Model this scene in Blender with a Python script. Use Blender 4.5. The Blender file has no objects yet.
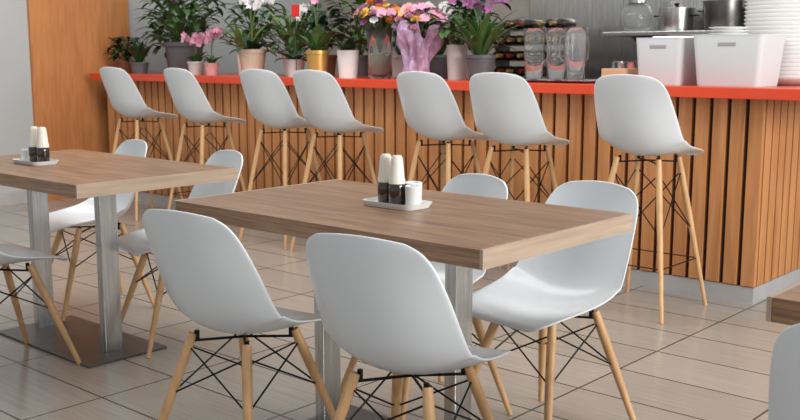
import bpy, bmesh, math, random
from mathutils import Vector, Matrix
random.seed(7)
S = bpy.context.scene
COL = S.collection
try:
    S.view_settings.view_transform = 'Standard'
except Exception:
    pass

# ------------------------------------------------------------ materials
def lin(c):
    return tuple(((x/255)/12.92 if x/255 <= .04045 else ((x/255+.055)/1.055)**2.4) for x in c) + (1,)

def mat(name, rgb, rough=.5, metal=0, trans=0, var=.06, scale=8, bump=0, coat=0, ior=1.45, stretch=None):
    m = bpy.data.materials.new(name); m.use_nodes = True
    n = m.node_tree; b = n.nodes['Principled BSDF']
    b.inputs['Roughness'].default_value = rough
    b.inputs['Metallic'].default_value = metal
    b.inputs['IOR'].default_value = ior
    if trans: b.inputs['Transmission Weight'].default_value = trans
    if coat: b.inputs['Coat Weight'].default_value = coat
    tc = n.nodes.new('ShaderNodeTexCoord'); nz = n.nodes.new('ShaderNodeTexNoise')
    nz.inputs['Scale'].default_value = scale
    if stretch:
        mp = n.nodes.new('ShaderNodeMapping'); mp.inputs['Scale'].default_value = stretch
        n.links.new(tc.outputs['Object'], mp.inputs['Vector']); n.links.new(mp.outputs['Vector'], nz.inputs['Vector'])
    else:
        n.links.new(tc.outputs['Object'], nz.inputs['Vector'])
    r = n.nodes.new('ShaderNodeValToRGB')
    c = lin(rgb)
    r.color_ramp.elements[0].position = .3; r.color_ramp.elements[1].position = .7
    r.color_ramp.elements[0].color = tuple(x*(1-var) for x in c[:3])+(1,)
    r.color_ramp.elements[1].color = tuple(min(1, x*(1+var)) for x in c[:3])+(1,)
    n.links.new(nz.outputs['Fac'], r.inputs['Fac']); n.links.new(r.outputs['Color'], b.inputs['Base Color'])
    if bump:
        bp = n.nodes.new('ShaderNodeBump'); bp.inputs['Strength'].default_value = bump; bp.inputs['Distance'].default_value = .005
        n.links.new(nz.outputs['Fac'], bp.inputs['Height']); n.links.new(bp.outputs['Normal'], b.inputs['Normal'])
    return m

def wood(name, c1, c2, axis=0, rough=.45, fine=60, coarse=7, contrast=(.3, .7), long=1.2):
    m = bpy.data.materials.new(name); m.use_nodes = True
    n = m.node_tree; b = n.nodes['Principled BSDF']; b.inputs['Roughness'].default_value = rough
    tc = n.nodes.new('ShaderNodeTexCoord')
    def nz(sc, det, lg):
        mp = n.nodes.new('ShaderNodeMapping'); s = [sc, sc, sc]; s[axis] = lg
        mp.inputs['Scale'].default_value = s
        n.links.new(tc.outputs['Object'], mp.inputs['Vector'])
        t = n.nodes.new('ShaderNodeTexNoise'); t.inputs['Scale'].default_value = 1; t.inputs['Detail'].default_value = det
        t.inputs['Distortion'].default_value = .6
        n.links.new(mp.outputs['Vector'], t.inputs['Vector']); return t
    a = nz(fine, 5, long*3); c = nz(coarse, 5, long)
    mx = n.nodes.new('ShaderNodeMix'); mx.data_type = 'FLOAT'; mx.inputs[0].default_value = .4
    n.links.new(a.outputs['Fac'], mx.inputs[2]); n.links.new(c.outputs['Fac'], mx.inputs[3])
    r = n.nodes.new('ShaderNodeValToRGB')
    r.color_ramp.elements[0].position = contrast[0]; r.color_ramp.elements[1].position = contrast[1]
    r.color_ramp.elements[0].color = lin(c1); r.color_ramp.elements[1].color = lin(c2)
    n.links.new(mx.outputs[0], r.inputs['Fac']); n.links.new(r.outputs['Color'], b.inputs['Base Color'])
    bp = n.nodes.new('ShaderNodeBump'); bp.inputs['Strength'].default_value = .2; bp.inputs['Distance'].default_value = .002
    n.links.new(a.outputs['Fac'], bp.inputs['Height']); n.links.new(bp.outputs['Normal'], b.inputs['Normal'])
    return m

M = {}
M['shell'] = mat('white_moulded_plastic', (221, 225, 228), .22, var=.01)
M['legwood'] = wood('beech_leg_wood', (186, 138, 92), (224, 182, 132), 2, .45, 50, 12)
M['black'] = mat('black_steel_wire', (22, 22, 24), .4, .6)
M['tabletop'] = wood('warm_oak', (104, 73, 50), (162, 124, 90), 0, .38, 130, 22, (.34, .66), 1.8)
M['tabend'] = wood('oak_end_lit', (152, 130, 110), (186, 164, 142), 1, .5, 60, 9)  # oak lightened so the colour carries window light on the table ends
M['steel'] = mat('brushed_steel', (198, 198, 196), .26, .95, var=.18, scale=1, stretch=(120, 120, 4))
M['steeldark'] = mat('dark_steel', (110, 108, 106), .3, .9, var=.12, scale=14)
M['plate'] = mat('base_plate_steel', (104, 102, 102), .36, .85, var=.1, scale=10)
M['slat'] = wood('slat_wood', (168, 108, 62), (204, 144, 92), 2, .5, 30, 8, (.34, .66), .6)
M['dark'] = mat('dark_backing', (48, 30, 22), .7)
M['ply'] = wood('orange_plywood', (178, 110, 58), (204, 138, 84), 2, .5, 30, 5, (.3, .7))
M['red'] = mat('red_laminate', (214, 72, 40), .34, var=.03, coat=.15)
M['plinth'] = mat('grey_metal_plinth', (190, 190, 190), .4, .3)
M['wallgrey'] = mat('pale_grey_paint', (180, 182, 181), .7, var=.03, scale=2)
M['wallback'] = mat('grey_back_wall', (156, 148, 140), .6, var=.08, scale=3)
M['white'] = mat('white_ceramic', (226, 226, 224), .25, var=.01)
M['bin'] = mat('white_bin_plastic', (206, 212, 214), .45, var=.01)
M['slot'] = mat('shadowed_slot', (150, 150, 148), .6)
M['cap'] = mat('cream_cap', (232, 226, 212), .35, var=.02)
M['soy'] = mat('dark_soy_glass', (38, 18, 12), .08, var=.1, coat=1)
M['glass'] = mat('clear_glass', (252, 253, 253), .02, 0, .96, var=.001, ior=1.2)
M['water'] = mat('greenish_vase_water', (170, 182, 156), .1, 0, .6)
M['potgrey'] = mat('slate_grey_pot', (92, 94, 98), .5)
M['potlight'] = mat('light_grey_pot', (196, 196, 192), .4)
M['potbeige'] = mat('beige_pot', (214, 196, 172), .5)
M['potpink'] = mat('dusty_pink_pot', (206, 150, 150), .45)
M['gold'] = mat('gold_pot', (208, 168, 92), .35, .5)
M['terra'] = mat('brown_pot', (128, 84, 58), .6)
M['soil'] = mat('soil', (48, 34, 24), .9, var=.3, scale=60)
M['leaf'] = mat('leaf_green', (66, 100, 50), .4, var=.3, scale=20)
M['leafd'] = mat('leaf_dark_green', (38, 66, 38), .4, var=.3, scale=20)
M['leafl'] = mat('leaf_light_green', (112, 144, 70), .4, var=.25, scale=20)
M['stem'] = mat('stem_green', (90, 110, 60), .5)
M['pink'] = mat('pink_petal', (218, 150, 176), .5, var=.15, scale=30)
M['wrap'] = mat('lilac_pink_paper', (206, 172, 204), .25, 0, .25, var=.25, scale=24, bump=.6)
M['magenta'] = mat('magenta_petal', (140, 76, 124), .5, var=.2)
M['orange'] = mat('orange_petal', (220, 128, 62), .5, var=.15)
M['whitep'] = mat('white_petal', (236, 230, 232), .5, var=.03)
M['yellow'] = mat('yellow_petal', (222, 176, 76), .5, var=.1)
M['wine'] = mat('dark_wine_bottle', (30, 26, 20), .1, coat=1)
M['foil'] = mat('gold_foil', (176, 142, 84), .35, .6)
M['foilr'] = mat('red_foil', (130, 40, 34), .35, .4)
M['brownbox'] = wood('light_wood_box', (186, 150, 110), (214, 180, 140), 0)
M['redtag'] = mat('red_tag', (210, 40, 36), .5)

def floor_mat():
    m = bpy.data.materials.new('floor_tiles'); m.use_nodes = True
    n = m.node_tree; b = n.nodes['Principled BSDF']; b.inputs['Roughness'].default_value = .22
    tc = n.nodes.new('ShaderNodeTexCoord')
    br = n.nodes.new('ShaderNodeTexBrick'); br.offset = 0.0
    br.inputs['Scale'].default_value = 1; br.inputs['Brick Width'].default_value = .6; br.inputs['Row Height'].default_value = .3
    br.inputs['Mortar Size'].default_value = .0045; br.inputs['Mortar Smooth'].default_value = .1
    br.inputs['Color1'].default_value = lin((173, 165, 155)); br.inputs['Color2'].default_value = lin((164, 156, 146))
    br.inputs['Mortar'].default_value = lin((78, 72, 66))
    n.links.new(tc.outputs['Object'], br.inputs['Vector'])
    mp = n.nodes.new('ShaderNodeMapping'); mp.inputs['Scale'].default_value = (3, 110, 1)
    n.links.new(tc.outputs['Object'], mp.inputs['Vector'])
    t = n.nodes.new('ShaderNodeTexNoise'); t.inputs['Scale'].default_value = 1; t.inputs['Detail'].default_value = 3
    n.links.new(mp.outputs['Vector'], t.inputs['Vector'])
    r = n.nodes.new('ShaderNodeValToRGB'); r.color_ramp.elements[0].position = .3; r.color_ramp.elements[1].position = .7
    r.color_ramp.elements[0].color = (.8, .79, .78, 1); r.color_ramp.elements[1].color = (1, 1, 1, 1)
    n.links.new(t.outputs['Fac'], r.inputs['Fac'])
    mx = n.nodes.new('ShaderNodeMix'); mx.data_type = 'RGBA'; mx.blend_type = 'MULTIPLY'; mx.inputs[0].default_value = 1
    n.links.new(br.outputs['Color'], mx.inputs[6]); n.links.new(r.outputs['Color'], mx.inputs[7])
    n.links.new(mx.outputs[2], b.inputs['Base Color'])
    bp = n.nodes.new('ShaderNodeBump'); bp.invert = True; bp.inputs['Strength'].default_value = .4; bp.inputs['Distance'].default_value = .003
    n.links.new(br.outputs['Fac'], bp.inputs['Height']); n.links.new(bp.outputs['Normal'], b.inputs['Normal'])
    return m
M['floor'] = floor_mat()

# ------------------------------------------------------------ geometry
class Geo:
    def __init__(s): s.v = []; s.f = []
    def add(s, vs, fs):
        o = len(s.v); s.v += [tuple(v) for v in vs]; s.f += [tuple(i+o for i in f) for f in fs]; return s
    def box(s, x0, x1, y0, y1, z0, z1):
        vs = [(x0,y0,z0),(x1,y0,z0),(x1,y1,z0),(x0,y1,z0),(x0,y0,z1),(x1,y0,z1),(x1,y1,z1),(x0,y1,z1)]
        return s.add(vs, [(3,2,1,0),(4,5,6,7),(0,1,5,4),(1,2,6,5),(2,3,7,6),(3,0,4,7)])
    def tube(s, pts, rad, seg=8, caps=True):
        pts = [Vector(p) for p in pts]; n = len(pts)
        if not isinstance(rad, (list, tuple)): rad = [rad]*n
        vs = []; ref = None
        for i, p in enumerate(pts):
            t = (pts[min(i+1, n-1)]-pts[max(i-1, 0)]).normalized()
            if ref is None:
                ref = Vector((1, 0, 0)) if abs(t.x) < .9 else Vector((0, 1, 0))
            a = (ref - t*ref.dot(t)).normalized(); ref = a; b = t.cross(a)
            for k in range(seg):
                th = 2*math.pi*k/seg
                vs.append(p+(a*math.cos(th)+b*math.sin(th))*rad[i])
        fs = []
        for i in range(n-1):
            for k in range(seg):
                fs.append((i*seg+k, i*seg+(k+1) % seg, (i+1)*seg+(k+1) % seg, (i+1)*seg+k))
        if caps:
            fs.append(tuple(reversed(range(seg)))); fs.append(tuple(range((n-1)*seg, n*seg)))
        return s.add(vs, fs)
    def lathe(s, prof, seg=32, c=(0, 0, 0)):
        vs = []; fs = []; n = len(prof)
        for r, z in prof:
            for k in range(seg):
                th = 2*math.pi*k/seg; vs.append((c[0]+r*math.cos(th), c[1]+r*math.sin(th), c[2]+z))
        for i in range(n-1):
            for k in range(seg):
                fs.append((i*seg+k, i*seg+(k+1) % seg, (i+1)*seg+(k+1) % seg, (i+1)*seg+k))
        return s.add(vs, fs)
    def leaf(s, base, dirh, length, width, up=.8, droop=1.0, seg=7, fold=.25):
        d = Vector((math.cos(dirh), math.sin(dirh), 0)); side = Vector((-d.y, d.x, 0))
        p = Vector(base); ang = up; vs = []; fs = []
        for i in range(seg+1):
            t = i/seg; w = width*math.sin(math.pi*min(1, .12+.88*t))**.7*.5 if t < 1 else 0.0005
            nrm = Vector((-d.x*math.sin(ang), -d.y*math.sin(ang), math.cos(ang)))
            vs += [p+side*w+nrm*w*fold, p, p-side*w+nrm*w*fold]
            p = p+(d*math.cos(ang)+Vector((0, 0, 1))*math.sin(ang))*(length/seg)
            ang -= droop/seg
        for i in range(seg):
            a = i*3; fs += [(a, a+1, a+4, a+3), (a+1, a+2, a+5, a+4)]
        return s.add(vs, fs)
    def flower(s, c, nrm, r, petals=5):
        n = Vector(nrm).normalized(); c = Vector(c)
        a = n.orthogonal().normalized(); b = n.cross(a)
        for k in range(petals):
            th = 2*math.pi*k/petals+random.random()*.3
            d = a*math.cos(th)+b*math.sin(th); sd = n.cross(d)
            vs = [c, c+d*r*.45+sd*r*.38+n*r*.12, c+d*r*.9+sd*r*.28+n*r*.2, c+d*r*1.0+n*r*.15, c+d*r*.9-sd*r*.28+n*r*.2, c+d*r*.45-sd*r*.38+n*r*.12]
            s.add(vs, [(0, 1, 2, 3), (0, 3, 4, 5)])
        return s
    def rose(s, c, r):
        for l in range(3):
            for k in range(5):
                th = 2*math.pi*k/5+l*.6; d = Vector((math.cos(th), math.sin(th), 0)); sd = Vector((-d.y, d.x, 0))
                rr = r*(1-.28*l); c2 = Vector(c)
                vs = [c2-Vector((0,0,r*.5)), c2+d*rr*.8+sd*rr*.55-Vector((0,0,r*.1)), c2+d*rr*.75+sd*rr*.3+Vector((0,0,r*(.35+.15*l))), c2+d*rr*.75-sd*rr*.3+Vector((0,0,r*(.35+.15*l))), c2+d*rr*.8-sd*rr*.55-Vector((0,0,r*.1))]
                s.add(vs, [(0,1,2),(0,2,3),(0,3,4)])
        return s
    def build(s, name, m, smooth=False, bevel=0, parent=None, merge=False, angle=None):
        me = bpy.data.meshes.new(name); me.from_pydata(s.v, [], s.f); me.update()
        bm = bmesh.new(); bm.from_mesh(me)
        if merge: bmesh.ops.remove_doubles(bm, verts=bm.verts, dist=1e-5)
        if bevel:
            bmesh.ops.bevel(bm, geom=list(bm.edges), offset=bevel, segments=2, profile=.6, affect='EDGES')
        bm.to_mesh(me); bm.free()
        me.materials.append(m)
        if smooth:
            for p in me.polygons: p.use_smooth = True
            if angle is not None:
                try: me.set_sharp_from_angle(angle=angle)
                except Exception: pass
        ob = bpy.data.objects.new(name, me); COL.objects.link(ob)
        if parent: ob.parent = parent
        return ob

def thing(name, label, cat, loc=(0, 0, 0), rz=0, group=None):
    e = bpy.data.objects.new(name, None); e.empty_display_size = .1
    e.location = loc; e.rotation_euler = (0, 0, rz); COL.objects.link(e)
    e['label'] = label; e['category'] = cat
    if group: e['group'] = group
    return e
def tag(ob, label, cat, group=None):
    ob['label'] = label; ob['category'] = cat
    if group: ob['group'] = group
    return ob
def dup(root, loc, rz, label=None):
    e = root.copy(); COL.objects.link(e); e.location = loc; e.rotation_euler = (0, 0, rz)
    if label: e['label'] = label
    for c in root.children:
        k = c.copy(); COL.objects.link(k); k.parent = e
        for g in c.children:
            q = g.copy(); COL.objects.link(q); q.parent = k
    return e
A35 = math.radians(40)
PI = math.pi

# ------------------------------------------------------------ setting
fl = Geo().add([(-7.6,-1.5,0),(3.5,-1.5,0),(3.5,7.2,0),(-7.6,7.2,0)], [(0,1,2,3)]).build('floor', M['floor']); fl['kind'] = 'structure'
w = Geo().box(-7.72,-7.6,-1.5,7.2,0,3).build('wall_left', M['wallgrey']); w['kind'] = 'structure'
w = Geo().box(-7.6,3.5,7.2,7.32,0,3).build('wall_back', M['wallback']); w['kind'] = 'structure'
w = Geo().box(-7.6,-7.585,-1.5,4.05,0,.1).build('baseboard_left', M['plinth']); w['kind'] = 'structure'
tag(Geo().box(-7.6,-7.565,4.06,4.98,0,3).build('wall_panel', M['ply'], bevel=.002), 'tall orange plywood panel fixed to the grey wall', 'panel')
g = Geo()
for i in range(7): g.box(-4.9+i*.9, -4.9+i*.9+.894, 7.19, 7.2, .0, 2.4)
w = g.build('trim_1', M['steel']); w['kind'] = 'structure'

# ------------------------------------------------------------ counter
CX0, CX1, CY = -7.36, -1.81, 4.6
ctr = thing('bar_counter', 'long bar counter clad in vertical orange wood slats', 'bar counter', ((CX0+CX1)/2, CY, 0))
ox, oy = (CX0+CX1)/2, CY
Geo().box(CX0-ox+.02, CX1-ox-.026, .025, .70, .08, .985).build('body', M['dark'], parent=ctr)
g = Geo(); N = 62; W_ = (CX1-CX0)/N
for i in range(N):
    x = CX0-ox+i*W_; g.box(x+(.021 if i else 0), x+W_, 0, .026, .085, .985)
g.build('slat_cladding', M['slat'], bevel=.002, parent=ctr)
g = Geo(); yy = .027
while yy < .65:
    g.box(CX1-ox-.026, CX1-ox, yy+.014, yy+.088, .085, .985); yy += .0895
g.build('end_cladding', M['slat'], bevel=.002, parent=ctr)
Geo().box(CX0-ox+.01, CX1-ox-.005, .008, .69, 0, .08).build('plinth', M['plinth'], parent=ctr)
tag(Geo().box(-7.45, -1.4, 4.5, 5.38, .988, 1.04).build('countertop', M['red'], bevel=.004), 'glossy orange-red countertop running along the wooden bar', 'countertop')

bb = thing('back_bench', 'stainless steel work bench behind the bar', 'work bench', (-3.2, 6.8, 0))
Geo().box(-2.6, 3.2, -.4, .37, .86, .9).build('worktop', M['steel'], bevel=.003, parent=bb)
Geo().box(-2.6, 3.2, -.36, .36, .1, .86).build('cabinet_body', M['steeldark'], parent=bb)
for sx in (-2.5, 0, 3.1):
    Geo().box(sx-.03, sx+.03, -.33, -.27, 0, .1).build('foot', M['steel'], parent=bb)
sh = thing('wall_shelf', 'stainless steel shelf fixed to the kitchen wall', 'shelf', (-2.0, 7.0, 1.33))
Geo().box(-1.9, 3.4, -.3, .182, 0, .03).build('shelf_board', M['steel'], bevel=.003, parent=sh)
for sx in (-1.7, -.4, 1, 2.6):
    Geo().add([(sx,.182,0),(sx,-.25,0),(sx,.182,-.18),(sx+.02,.182,0),(sx+.02,-.25,0),(sx+.02,.182,-.18)], [(0,1,2),(3,5,4),(0,3,4,1),(1,4,5,2),(2,5,3,0)]).build('bracket', M['steeldark'], parent=sh)

# ------------------------------------------------------------ shell
def catmull(rows, n):
    out = []; m = len(rows)
    for i in range(n+1):
        u = i/n*(m-1); k = min(int(u), m-2); t = u-k
        p = [rows[max(0, k-1)], rows[k], rows[k+1], rows[min(m-1, k+2)]]
        out.append([.5*((2*b)+(-a+c)*t+(2*a-5*b+4*c-d)*t*t+(-a+3*b-3*c+d)*t**3) for a, b, c, d in zip(*p)])
    return out
ROWS = [  # y, z, halfwidth, side rise, crown drop
 (.242,-.018,.136,.001,.0),(.236,-.008,.172,.003,0),(.215,-.001,.196,.008,0),(.16,.002,.215,.020,0),(.075,-.003,.229,.040,0),(-.015,-.007,.237,.062,0),(-.092,.001,.240,.082,0),
 (-.150,.031,.239,.096,0),(-.193,.086,.235,.099,0),(-.223,.160,.228,.088,0),(-.246,.240,.218,.070,0),(-.264,.310,.205,.052,.003),(-.273,.350,.191,.040,.007),(-.279,.379,.170,.031,.011),(-.282,.397,.134,.022,.011)]
ROWS = [(a*.925, b*.935, c*.905, d*.9, e) for a, b, c, d, e in ROWS]
def shell(parent, h):
    R = catmull(ROWS, 36); n = len(R); K = 22; vs = []; fs = []
    for i, (y, z, hw, rise, crown) in enumerate(R):
        a = R[max(0, i-1)]; b = R[min(n-1, i+1)]
        ty, tz = b[0]-a[0], b[1]-a[1]; l = math.hypot(ty, tz); ny, nz = tz/l, -ty/l
        nz *= 1-max(0, ny)**3
        for k in range(K+1):
            s = -1+2*k/K; s = math.sin(s*math.pi/2)*.35+s*.65
            o = rise*abs(s)**2.1
            vs.append((s*hw, y+ny*o, z+h+nz*o-crown*s*s))
    for i in range(n-1):
        for k in range(K):
            q = i*(K+1)+k; fs.append((q, q+1, q+K+2, q+K+1))
    ob = Geo().add(vs, fs).build('seat_shell', M['shell'], smooth=True, parent=parent)
    so = ob.modifiers.new('thick', 'SOLIDIFY'); so.thickness = .007; so.offset = 0
    su = ob.modifiers.new('smooth', 'SUBSURF'); su.levels = 1; su.render_levels = 1
    return ob

def make_seat(name, label, cat, h, foot, top, group, stool):
    e = thing(name, label, cat, (0, 0, 0), 0, group)
    shell(e, h)
    legs = []
    zt = h-.014
    for sx in (-1, 1):
        for sy in (-1, 1):
            a = Vector((sx*foot[0], sy*foot[1], 0)); b = Vector((sx*top[0], sy*top[1]-.01, zt))
            legs.append((a, b))
            pts = [a+(b-a)*t for t in (0, .05, .3, .6, .85, 1)]
            Geo().tube(pts, [.0088, .0096, .0116, .0142, .0148, .0128], 14).build('leg', M['legwood'], smooth=True, parent=e, angle=A35)
    g = Geo()
    def at(i, z):
        a, b = legs[i]; return a+(b-a)*(z/zt)
    prs = [(0, 1), (1, 3), (3, 2), (2, 0)]
    if not stool:
        for i, j in prs:
            g.tube([at(i, h-.05), at(j, h-.19)], .0028, 6); g.tube([at(j, h-.05), at(i, h-.19)], .0028, 6)
    else:
        for i, j in prs:
            g.tube([at(i, h-.08), at(j, h-.36)], .003, 6); g.tube([at(j, h-.08), at(i, h-.36)], .003, 6)
            g.tube([at(i, h-.50), at(j, h-.50)], .003, 6)
    zc = h-.030
    for i in range(4):
        p = at(i, h-.036); g.tube([p, (0, -.01, zc)], .004, 6)
        q = at(i, h-.026); g.tube([(q.x*.9, q.y*.9, zc-.004), (q.x*.9, q.y*.9, h-.006)], .0075, 8)
    g.build('wire_frame', M['black'], parent=e)
    return e

LN = 'white plastic dining chair with splayed beech legs at an oak table'
LF = 'white plastic dining chair with wooden legs, tucked under an oak table'
chair = make_seat('dining_chair', LN, 'chair', .416, (.205, .220), (.105, .10), 'white dining chairs at the tables', False)
chair.location = (-2.18, 1.785, 0); chair.rotation_euler = (0, 0, .12)
dup(chair, (-1.585, 1.84, 0), .16)
dup(chair, (-1.655, 2.55, 0), PI-.14, LF)
dup(chair, (-2.085, 2.46, 0), PI-.28, LF)
dup(chair, (-3.41, 2.44, 0), PI-.26, LF)
dup(chair, (-4.16, 2.48, 0), PI-.20, LF)
dup(chair, (-3.60, 1.73, 0), 0)
dup(chair, (-.415, 1.80, 0), .05)

stool = make_seat('bar_stool', 'tall white plastic bar stool with wooden legs at the bar', 'stool', .735, (.21, .225), (.105, .10), 'white bar stools along the counter', True)
stool.location = (-2.19, 4.22, 0)
for i, X in enumerate((-2.93, -3.42, -4.25, -4.74, -5.55, -6.34)):
    dup(stool, (X, 4.24, 0), (.04, -.03, .02, .05, -.04, .03)[i])

# ------------------------------------------------------------ tables
def make_table(cx, cy):
    e = thing('dining_table', 'rectangular brown oak table on a two-post brushed steel base', 'table', (cx, cy, 0), 0, 'oak dining tables')
    Geo().box(-.580, .580, -.35, .35, .703, .75).build('tabletop', M['tabletop'], bevel=.0015, parent=e)
    for s in (-1, 1):
        b = Geo().box(min(s*.5805, s*.590), max(s*.5805, s*.590), -.35, .35, .703, .75).build('lit_end', M['tabend'], parent=e)  # thin slab whose paler tone paints in light on the short edge
        b['label'] = 'oak table end, side light put into its paler colour'
    for s in (-1, 1):
        x = s*.265-.018
        Geo().box(x-.02, x+.02, -.038, .038, .008, .70).build('post', M['steel'], bevel=.002, parent=e)
    Geo().box(-.37, .37, -.18, .18, 0, .009).build('base_plate', M['plate'], bevel=.002, parent=e)
    Geo().box(-.36, .36, -.05, .05, .695, .703).build('mounting_plate', M['steeldark'], parent=e)
    return e
T = make_table(-1.920, 2.133)
t2 = dup(T, (-3.645, 2.125, 0), 0)
for c in t2.children:
    if c.name.split('.')[0] in ('post', 'base_plate', 'mounting_plate'): c.location.x = -.05
dup(T, (-.085, 2.13, 0), 0)

# ------------------------------------------------------------ condiments
def rrect(w, d, r, n=6):
    pts = []
    for cx, cy, a0 in ((w/2-r, d/2-r, 0), (-w/2+r, d/2-r, 90), (-w/2+r, -d/2+r, 180), (w/2-r, -d/2+r, 270)):
        for i in range(n+1):
            a = math.radians(a0+90*i/n); pts.append((cx+r*math.cos(a), cy+r*math.sin(a)))
    return pts
def loft(g, loops):
    n = len(loops[0]); vs = [p for l in loops for p in l]; fs = []
    for i in range(len(loops)-1):
        for k in range(n): fs.append((i*n+k, i*n+(k+1) % n, (i+1)*n+(k+1) % n, (i+1)*n+k))
    fs.append(tuple(reversed(range(n)))); fs.append(tuple(range((len(loops)-1)*n, len(loops)*n)))
    g.add(vs, fs); return g
def tray(name, w, d, h, loc, rz, m, label, cat, group=None):
    L = [[(x*k, y*k2, z) for x, y in rrect(w, d, .028)] for k, k2, z in ((.92,.88,0),(1,1,h),(.975,.955,h),(.90,.85,.005))]
    o = loft(Geo(), L).build(name, m, smooth=True, angle=A35); o.location = loc; o.rotation_euler = (0,0,rz)
    return tag(o, label, cat, group)
def bottle_proto(loc):
    e = thing('sauce_bottle', 'small dark soy sauce bottle with a tall cream cap', 'sauce bottle', loc, 0, 'sauce bottles on the tables')
    Geo().lathe([(0,0),(.0225,0),(.025,.003),(.0255,.05),(.024,.062),(.021,.066),(0,.066)], 24).build('glass_body', M['soy'], True, parent=e, merge=True, angle=A35)
    Geo().lathe([(0,.063),(.0245,.063),(.0245,.074),(.0225,.078),(.0185,.125),(.0165,.138),(.012,.145),(0,.145)], 24).build('cap', M['cap'], True, parent=e, merge=True, angle=A35)
    return e
def cup(loc, k=1):
    o = Geo().lathe([(0,0),(.017*k,0),(.019*k,.002),(.021*k,.05*k),(.019*k,.052*k),(.017*k,.05*k),(.015*k,.006),(0,.006)], 24).build('toothpick_cup', M['white'], True, merge=True, angle=A35)
    o.location = loc; return tag(o, 'small white ceramic cup beside the sauce bottles', 'cup')
tray('serving_tray', .2, .12, .016, (-1.920, 2.15, .7505), 0, M['white'], 'small white rounded tray holding sauce bottles', 'tray', 'trays')
bp = bottle_proto((-1.963, 2.148, .7567))
dup(bp, (-1.910, 2.138, .7567), 0)
cup((-1.858, 2.150, .7567), 1.15)
cup((-1.885, 2.183, .7567), 1.25)
tray('serving_tray', .2, .12, .016, (-3.80, 2.03, .7505), 0, M['white'], 'small white rounded tray holding sauce bottles', 'tray', 'trays')
dup(bp, (-3.80, 2.03, .7567), 0)
dup(bp, (-3.745, 2.035, .7567), 0)
cup((-3.87, 2.025, .7567), .9)

# ------------------------------------------------------------ plants
CT = 1.0405
def pot(parent, r0, r1, h, m, rim=True):
    pr = [(0,0),(r0,0),(r1,h)] if not rim else [(0,0),(r0,0),(r1*.97,h*.86),(r1*1.04,h*.87),(r1*1.04,h)]
    ri = pr[-1][0]-.008
    pr += [(ri,h),(ri*.95,h*.88),(0,h*.88)]
    Geo().lathe(pr, 28).build('pot', m, True, parent=parent, merge=True, angle=A35)
    Geo().lathe([(0,h*.885+.008),(ri*.93,h*.885)], 20).build('soil', M['soil'], True, parent=parent, merge=True)
def blades(parent, n, z, L, W, m, up=(.8,1.3), droop=(.8,1.8), r=.02, name='foliage', fold=.25):
    g = Geo()
    for i in range(n):
        a = 2*PI*i/n+random.uniform(-.3,.3)
        g.leaf((r*math.cos(a), r*math.sin(a), z), a, L*random.uniform(.7,1.1), W*random.uniform(.8,1.15), random.uniform(*up), random.uniform(*droop), fold=fold)
    return g.build(name, m, True, parent=parent)
def bush(parent, n, z, R, H, leafL, leafW, m):
    g = Geo(); st = Geo()
    for i in range(n):
        a = random.uniform(0, 2*PI); q = random.random()**.6; hh = random.uniform(.12,1)*H
        tip = Vector((R*q*math.cos(a), R*q*math.sin(a), z+hh))
        if i % 3 == 0: st.tube([(0,0,z-.02),(tip.x*.4,tip.y*.4,z+hh*.55),tip], .0025, 5)
        g.leaf(tip, a+random.uniform(-.8,.8), leafL*random.uniform(.6,1.1), leafW, random.uniform(-.2,.9), random.uniform(.4,1.4), 5)
    st.build('stems', M['stem'], parent=parent); g.build('foliage', m, True, parent=parent)
def orchid(parent, z, n, H, m, spread=.14, nf=7, fr=.028, dir0=None):
    for i in range(n):
        a = (dir0+i*1.1) if dir0 is not None else random.uniform(0, 2*PI); pts = []
        for k in range(11):
            t = k/10; rad = spread*(t**2.2)*1.3; pts.append(Vector((rad*math.cos(a), rad*math.sin(a), z+H*math.sin(t*PI*.62))))
        Geo().tube(pts, .003, 5).build('stem', M['stem'], parent=parent)
        for j in range(nf):
            t = .5+.5*j/nf; k = min(9, int(t*10)); p = pts[k].lerp(pts[k+1], t*10-k)
            d = Vector((random.uniform(-.4,.6), -1, random.uniform(-.3,.4)))
            Geo().flower(p+Vector((random.uniform(-.02,.02), -.01, random.uniform(-.02,.02))), d, fr*random.uniform(.85,1.2)).build('flower', M[m], True, parent=parent)

def P(label, x, y, name='potted_plant'): return thing(name, label, 'plant', (x, y, CT))
# back row
e = P('bushy dark green plant in a brown pot on the countertop', -7.10, 5.14); pot(e,.08,.10,.14,M['terra']); bush(e,110,.14,.17,.30,.14,.055,M['leafd'])
e = P('leafy green plant in a white pot on the countertop', -6.12, 5.16); pot(e,.07,.09,.15,M['white']); bush(e,120,.15,.16,.40,.15,.05,M['leaf'])
e = P('spiky light green plant in a beige pot', -5.68, 5.18); pot(e,.07,.09,.15,M['potbeige']); blades(e,32,.14,.42,.042,M['leafl'],(1.0,1.5),(.4,1.3))
e = P('leafy plant in a small brown pot', -5.34, 5.18); pot(e,.07,.09,.15,M['terra']); bush(e,90,.15,.14,.34,.14,.05,M['leafd'])
e = P('broad-leaved green plant in a slate grey pot', -4.98, 5.18); pot(e,.07,.09,.15,M['potgrey']); bush(e,90,.15,.15,.36,.15,.055,M['leaf'])
e = P('leafy green plant in a light grey pot', -4.60, 5.18); pot(e,.07,.09,.15,M['potlight']); bush(e,90,.15,.14,.32,.14,.05,M['leafd'])
e = P('white flowering orchid in a grey pot', -4.25, 5.18, 'potted_orchid'); pot(e,.06,.08,.15,M['potgrey']); blades(e,12,.14,.26,.06,M['leaf'],(.8,1.4),(.5,1.4)); orchid(e,.14,3,.34,'whitep',.14,5,.024,.8)
e = P('bushy dark green plant in a beige pot', -3.93, 5.16); pot(e,.07,.09,.15,M['potbeige']); bush(e,90,.15,.15,.34,.14,.05,M['leafd'])
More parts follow.
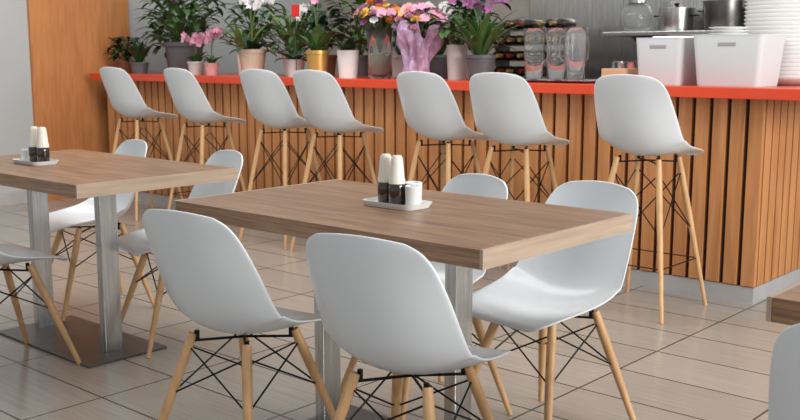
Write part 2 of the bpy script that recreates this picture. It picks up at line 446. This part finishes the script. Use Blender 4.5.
# front row
e = P('dark leafy plant in a low brown pot on the countertop', -7.32, 4.78); pot(e,.07,.09,.10,M['terra']); bush(e,100,.09,.11,.20,.10,.045,M['leafd'])
e = P('dark green spiky plant in a small dark pot', -7.02, 4.70); pot(e,.06,.075,.09,M['potgrey']); blades(e,24,.08,.20,.045,M['leafd'],(1.0,1.5),(.2,.8))
e = P('big bushy green plant in a large slate grey pot', -6.60, 4.84); pot(e,.12,.155,.25,M['potgrey']); bush(e,230,.22,.26,.45,.16,.05,M['leaf']); orchid(e,.22,3,.40,'magenta',.2,5,.028,3.4)
e = P('small pink flowering orchid in a pale grey pot', -6.24, 4.68,'potted_orchid'); pot(e,.05,.065,.10,M['potlight']); blades(e,10,.09,.13,.045,M['leaf']); orchid(e,.09,6,.19,'pink',.10,7,.026)
e = P('pink blooming orchid in a dusty pink pot', -6.02, 4.66,'potted_orchid'); pot(e,.045,.055,.09,M['potpink']); blades(e,8,.08,.11,.04,M['leaf']); orchid(e,.08,4,.24,'pink',.08,6,.024)
e = P('arching light green plant in a small white pot', -5.86, 4.86); pot(e,.06,.07,.15,M['white'],False); blades(e,24,.13,.36,.034,M['leafl'],(1.0,1.5),(.6,1.6))
e = P('tall white orchid in a round cream pot', -5.60, 4.70,'potted_orchid'); pot(e,.075,.10,.19,M['potbeige']); blades(e,10,.16,.22,.07,M['leafd'],(.4,1.1),(.8,1.6)); orchid(e,.17,4,.40,'whitep',.18,7,.030,-.6)
e = P('leafy plant in a light grey rimmed pot', -5.32, 4.84); pot(e,.055,.07,.13,M['potlight']); bush(e,70,.1,.12,.32,.12,.04,M['leaf'])
e = P('orchid with white blossoms in a small white pot', -5.12, 4.68,'potted_orchid'); pot(e,.05,.06,.12,M['white'],False); blades(e,9,.1,.18,.06,M['leafd'],(.4,1.1),(.8,1.6)); orchid(e,.1,2,.38,'whitep',.10,5,.022,.4)
e = P('broad-leaved orchid in a gold pot', -4.88, 4.66,'potted_orchid'); pot(e,.062,.078,.18,M['gold']); blades(e,10,.16,.24,.075,M['leaf'],(.8,1.35),(.6,1.4)); orchid(e,.15,2,.42,'pink',.10,4,.022,2.2)
e = thing('plant_tag', 'small red plant tag on a thin stick', 'plant tag', (-4.99, 4.57, CT)); Geo().box(-.035,.035,-.004,.004,.40,.48).build('tag_card', M['redtag'], parent=e); Geo().tube([(0,0,.01),(0,0,.41)],.003,6).build('stick', M['black'], parent=e); Geo().lathe([(0,0),(.022,0),(.022,.012),(0,.012)],16).build('foot', M['black'], parent=e, merge=True)
e = P('glossy leaf plant in a straight white pot', -4.63, 4.70); pot(e,.060,.074,.18,M['white'],False); blades(e,12,.15,.17,.06,M['leafd'],(.7,1.3),(.7,1.6))
def bouquet(parent, z, R, H, nfl, mats, lean=0):
    st = Geo(); gl = Geo()
    for i in range(nfl):
        a = random.uniform(0, 2*PI); q = math.sqrt(random.random()); tip = Vector((R*q*math.cos(a)+lean, R*q*math.sin(a), z+H*(1-.4*q*q)+random.uniform(-.06,.03)))
        st.tube([(-tip.x*.2,-tip.y*.25,.02),(tip.x*.15,tip.y*.15,z*.8),tip], .0028, 5)
        gl.leaf((tip.x*.6,tip.y*.6,z+H*.4), a, .12, .03, .8, 1.1, 5); gl.leaf((tip.x*.7,tip.y*.7,z+H*.5), a+1, .10, .028, .5, 1.1, 5)
        if i % 2: Geo().rose(tip, random.uniform(.024,.038)).build('flower', M[mats[i//2 % len(mats)]], True, parent=parent)
        else: Geo().flower(tip, (math.cos(a)*q, math.sin(a)*q-.5, .8), random.uniform(.028,.042), 7).build('flower', M[mats[i//2 % len(mats)]], True, parent=parent)
    st.build('stems', M['stem'], parent=parent); gl.build('foliage', M['leaf'], True, parent=parent)
e = thing('flower_vase', 'clear glass vase holding a mixed bouquet', 'vase', (-4.38, 4.74, CT))
Geo().lathe([(0,0),(.065,0),(.08,.02),(.078,.15),(.088,.31),(.084,.31),(.074,.15),(.075,.025),(0,.012)], 28).build('glass_body', M['glass'], True, parent=e, merge=True)
Geo().lathe([(0,.014),(.070,.027),(.069,.15),(.069,.16),(0,.16)], 24).build('water', M['water'], True, parent=e, merge=True)
bouquet(e,.28,.155,.19,64,['yellow','orange','magenta','whitep','yellow','pink','orange'])
e = thing('wrapped_bouquet', 'bouquet wrapped loosely in shiny lilac-pink paper', 'bouquet', (-4.04, 4.70, CT))
g = Geo(); K = 72; prof = ((.085,0),(.078,.06),(.074,.11),(.088,.17),(.108,.22),(.128,.27),(.145,.32)); loops = []; nl = len(prof)-1
for i, (r, z) in enumerate(prof):
    f = .45+.55*(i/nl)
    loops.append([((r*(1+.22*f*math.sin(k*9*2*PI/K+i*.6)+.14*math.sin(k*4*2*PI/K+i*1.5)+.06*math.sin(k*17*2*PI/K+i*2)))*math.cos(2*PI*k/K)+.03*i/nl, (r*(1+.22*f*math.sin(k*9*2*PI/K+i*.6)+.14*math.sin(k*4*2*PI/K+i*1.5)))*math.sin(2*PI*k/K), z+(i/nl)*(.05*math.cos(k*5*2*PI/K)+.03*math.sin(k*11*2*PI/K)) if i else 0) for k in range(K)])
vs = [p for l in loops for p in l]; fs = [(i*K+k, i*K+(k+1)%K, (i+1)*K+(k+1)%K, (i+1)*K+k) for i in range(nl) for k in range(K)]
fs.append(tuple(reversed(range(K))))
g.add(vs, fs).build('paper_wrap', M['wrap'], False, parent=e)
bouquet(e,.21,.15,.24,74,['pink','whitep','magenta','pink','yellow','pink'],.02)
e = P('upright plant in a tall pale grey pot', -3.78, 4.78); pot(e,.055,.066,.21,M['potlight'],False); bush(e,60,.18,.11,.24,.12,.042,M['leaf'])
e = P('large purple orchid in a grey pot', -3.57, 4.74,'potted_orchid'); pot(e,.07,.088,.15,M['potgrey']); blades(e,28,.13,.38,.042,M['leaf'],(.9,1.45),(.6,1.6)); orchid(e,.13,4,.36,'magenta',.18,5,.026,.2)

# ------------------------------------------------------------ wine rack
RX = -4.42
e = thing('wine_rack', 'slim metal rack stacked with lying wine bottles', 'wine rack', (RX, 6.62, .9005))
g = Geo()
for z in (0, .12, .24, .36, .48): g.box(-.35, .35, -.1, .1, z, z+.005)
for xx in (-.35, .345): g.box(xx, xx+.005, -.1, .1, 0, .485)
g.build('rack_frame', M['steeldark'], parent=e)
def wine(loc, foil):
    w = thing('wine_bottle', 'dark wine bottle lying with its %s foil neck outward' % foil, 'wine bottle', loc, 0, 'wine bottles in the rack')
    b = Geo().lathe([(0,0),(.036,0),(.038,.006),(.038,.18),(.03,.20),(.014,.225),(.0135,.27),(0,.27)],20).build('glass_body', M['wine'], True, parent=w, merge=True, angle=A35)
    f = Geo().lathe([(.0145,.235),(.016,.24),(.016,.30),(0,.30)],16).build('foil_cap', M['foil' if foil == 'gold' else 'foilr'], True, parent=w, merge=True, angle=A35)
    for o in (b, f): o.rotation_euler = (PI/2, 0, 0); o.location = (0, .16, 0)
    return w
protos = {}
for r in range(5):
    for c in range(7):
        if r == 4 and c in (0, 4): continue
        loc = (RX-.294+c*.098, 6.49+random.uniform(-.03,.02), .9005+.0055+r*.12+.0385)
        k = random.choice(('gold', 'gold', 'red'))
        if k not in protos: protos[k] = wine(loc, k)
        else: dup(protos[k], loc, 0)

# ------------------------------------------------------------ glass pitchers
tr = tray('steel_tray', .56, .42, .012, (-3.03, 4.80, CT), 0, M['steel'], 'flat stainless steel tray under the pitchers', 'tray')
PT = CT+.006
def pitcher(loc):
    e = thing('water_pitcher', 'clear glass water pitcher with a slim handle', 'pitcher', loc, 0, 'glass pitchers on the countertop')
    Geo().lathe([(0,0),(.046,0),(.050,.006),(.056,.15),(.058,.24),(.064,.29),(.062,.29),(.056,.24),(.054,.15),(.047,.012),(0,.012)], 28).build('glass_body', M['glass'], True, parent=e, merge=True)
    Geo().tube([(.057,0,.24),(.082,0,.243),(.092,0,.20),(.086,0,.13),(.055,0,.10)], .0035, 8).build('handle', M['glass'], True, parent=e)
    return e
p = pitcher((-3.18, 4.72, PT)); dup(p, (-3.045, 4.74, PT), 2.2); dup(p, (-2.91, 4.72, PT), -2.5); dup(p, (-3.02, 4.90, PT), 1.2)
def tumbler(loc):
    e = Geo().lathe([(0,0),(.028,0),(.036,.11),(.034,.11),(.026,.008),(0,.008)], 20).build('drinking_glass', M['glass'], True, merge=True)
    e.location = loc; return tag(e, 'clear drinking glass on the countertop', 'glass', 'drinking glasses')
t0 = tumbler((-2.70, 4.84, CT))
for q in ((-2.70,4.95),(-2.60,4.90),(-2.70,5.06),(-2.60,5.02)):
    c = t0.copy(); c.location = (q[0], q[1], CT); COL.objects.link(c)
tag(Geo().box(-2.69,-2.55,4.62,4.76,CT,1.12).build('wooden_box', M['brownbox'], bevel=.003), 'small pale wooden box on the countertop', 'box')

# ------------------------------------------------------------ white bins
def binn(w, d, h, loc, rz=0):
    e = thing('storage_bin', 'open white plastic storage bin with handle slots', 'storage bin', loc, rz, 'white storage bins')
    L = []
    for k, z in ((.85,0),(.87,.012),(.985,h-.004),(.995,h-.004),(.995,h),(.965,h),(.955,h-.012),(.84,.006)):
        L.append([(x*k, y*k, z) for x, y in rrect(w, d, .03)])
    loft(Geo(), L).build('bin_body', M['bin'], True, parent=e, angle=A35)
    y = -d*.5*(.87+.115*(h-.05)/h)
    Geo().box(-.045,.045,y-.0015,y+.006,h-.054,h-.036).build('handle_slot', M['slot'], bevel=.002, parent=e)
    return e
binn(.265,.26,.235,(-2.365,4.73,CT)); binn(.36,.30,.245,(-2.005,4.74,CT))
k0 = tag(Geo().lathe([(0,0),(.05,0),(.095,.012),(.094,.015),(.05,.004),(0,.004)], 28).build('plate', M['white'], True, merge=True), 'round white plate stacked in a bin', 'plate', 'plates stacked in the bin'); k0.location = (-2.07,4.76,CT+.008)
for i in range(1, 19):
    c = k0.copy(); c.location = (-2.07,4.76,CT+.008+i*.0145); COL.objects.link(c)
bw = tag(Geo().lathe([(0,0),(.16,0),(.220,.03),(.236,.05),(.231,.052),(.205,.034),(.15,.006),(0,.006)], 40).build('serving_bowl', M['white'], True, merge=True), 'large white serving bowl in a tall stack', 'bowl', 'stacked white bowls')
bw.location = (-1.90,5.137,CT)
for i in range(1, 25):
    c = bw.copy(); c.location = (-1.90,5.137,CT+i*.020); COL.objects.link(c)

# ------------------------------------------------------------ shelf items
SZ = 1.3605
def potm(name, r, h, x, m='steel', lab='stainless steel cooking pot on the shelf'):
    e = thing(name, lab, 'cooking pot', (x, 6.93, SZ), 0, 'cooking pots on the shelf')
    Geo().lathe([(0,0),(r*.97,0),(r,.01),(r,h),(r*1.03,h),(r*1.03,h+.01),(0,h+.025)], 28).build('pot_body', M[m], True, parent=e, merge=True, angle=A35)
    Geo().lathe([(0,h+.02),(.012,h+.025),(.02,h+.045),(0,h+.05)], 16).build('lid_knob', M['black'], True, parent=e, merge=True)
    for s in (-1, 1): Geo().tube([(s*r,-.04,h*.7),(s*(r+.035),-.03,h*.72),(s*(r+.035),.03,h*.72),(s*r,.04,h*.7)], .006, 6).build('handle', M['black'], parent=e)
potm('cooking_pot',.13,.16,-3.42); potm('cooking_pot',.15,.20,-3.05,'steeldark'); potm('cooking_pot',.12,.22,-2.69); potm('cooking_pot',.15,.15,-2.33)
e = thing('glass_jar', 'large round glass jar with a lid on the shelf', 'jar', (-3.74, 6.92, SZ))
Geo().lathe([(0,0),(.09,0),(.12,.05),(.125,.12),(.10,.19),(.06,.22),(.057,.215),(.095,.185),(.118,.12),(.113,.05),(.085,.01),(0,.01)], 28).build('glass_body', M['glass'], True, parent=e, merge=True)
Geo().lathe([(0,.22),(.065,.22),(.065,.245),(0,.25)], 24).build('lid', M['steel'], True, parent=e, merge=True, angle=A35)
e = thing('coffee_machine', 'boxy stainless steel coffee machine on the bench', 'coffee machine', (-3.05, 6.72, .9005))
Geo().box(-.34,.34,-.22,.22,.28,.42).build('upper_body', M['steel'], bevel=.01, parent=e)
Geo().box(-.34,.34,.0,.22,.02,.28).build('back_body', M['steeldark'], bevel=.005, parent=e)
Geo().box(-.34,.34,-.24,.22,0,.04).build('drip_tray', M['steeldark'], bevel=.004, parent=e)
for s in (-.17,.17): Geo().lathe([(0,.20),(.03,.20),(.035,.22),(.035,.28),(0,.28)], 20, (s,-.1,0)).build('brew_head', M['steel'], True, parent=e, merge=True, angle=A35)
pr = [(0,0),(.06,0),(.062,.004),(.062,.20),(.058,.21),(.058,.24),(0,.245)]
cn = tag(Geo().lathe(pr, 24).build('steel_canister', M['steel'], True, merge=True, angle=A35), 'stainless steel canister on the bench', 'canister', 'steel canisters'); cn.location = (-3.75,6.7,.9005)
c = cn.copy(); c.location = (-3.58,6.7,.9005); COL.objects.link(c)

# ------------------------------------------------------------ light
W = bpy.data.worlds.new('world'); S.world = W; W.use_nodes = True
W.node_tree.nodes['Background'].inputs[0].default_value = (.93, .965, 1, 1)
W.node_tree.nodes['Background'].inputs[1].default_value = .54
def area(name, loc, target, sx, sy, power, col):
    l = bpy.data.lights.new(name, 'AREA'); l.shape = 'RECTANGLE'; l.size = sx; l.size_y = sy; l.energy = power; l.color = col
    o = bpy.data.objects.new(name, l); COL.objects.link(o); o.location = loc
    o.rotation_euler = (Vector(target)-Vector(loc)).to_track_quat('-Z', 'Y').to_euler(); return o
area('window_light', (3.6, 2.9, 2.2), (-3, 3.2, .6), 3.4, 2.0, 360, (1, .985, .96))
area('ceiling_light', (-4, 3.2, 3.4), (-4, 3.6, 0), 5, 1.4, 115, (1, .97, .93))

# ------------------------------------------------------------ camera
cd = bpy.data.cameras.new('camera'); cam = bpy.data.objects.new('camera', cd); COL.objects.link(cam)
cam.location = (0, 0, 1.19); cam.rotation_euler = (math.radians(90-8.9), 0, math.radians(41.6))
cd.sensor_width = 36; cd.lens = 44.55; cd.clip_start = .05
cd.dof.use_dof = True; cd.dof.focus_distance = 3.0; cd.dof.aperture_fstop = 8
S.camera = cam
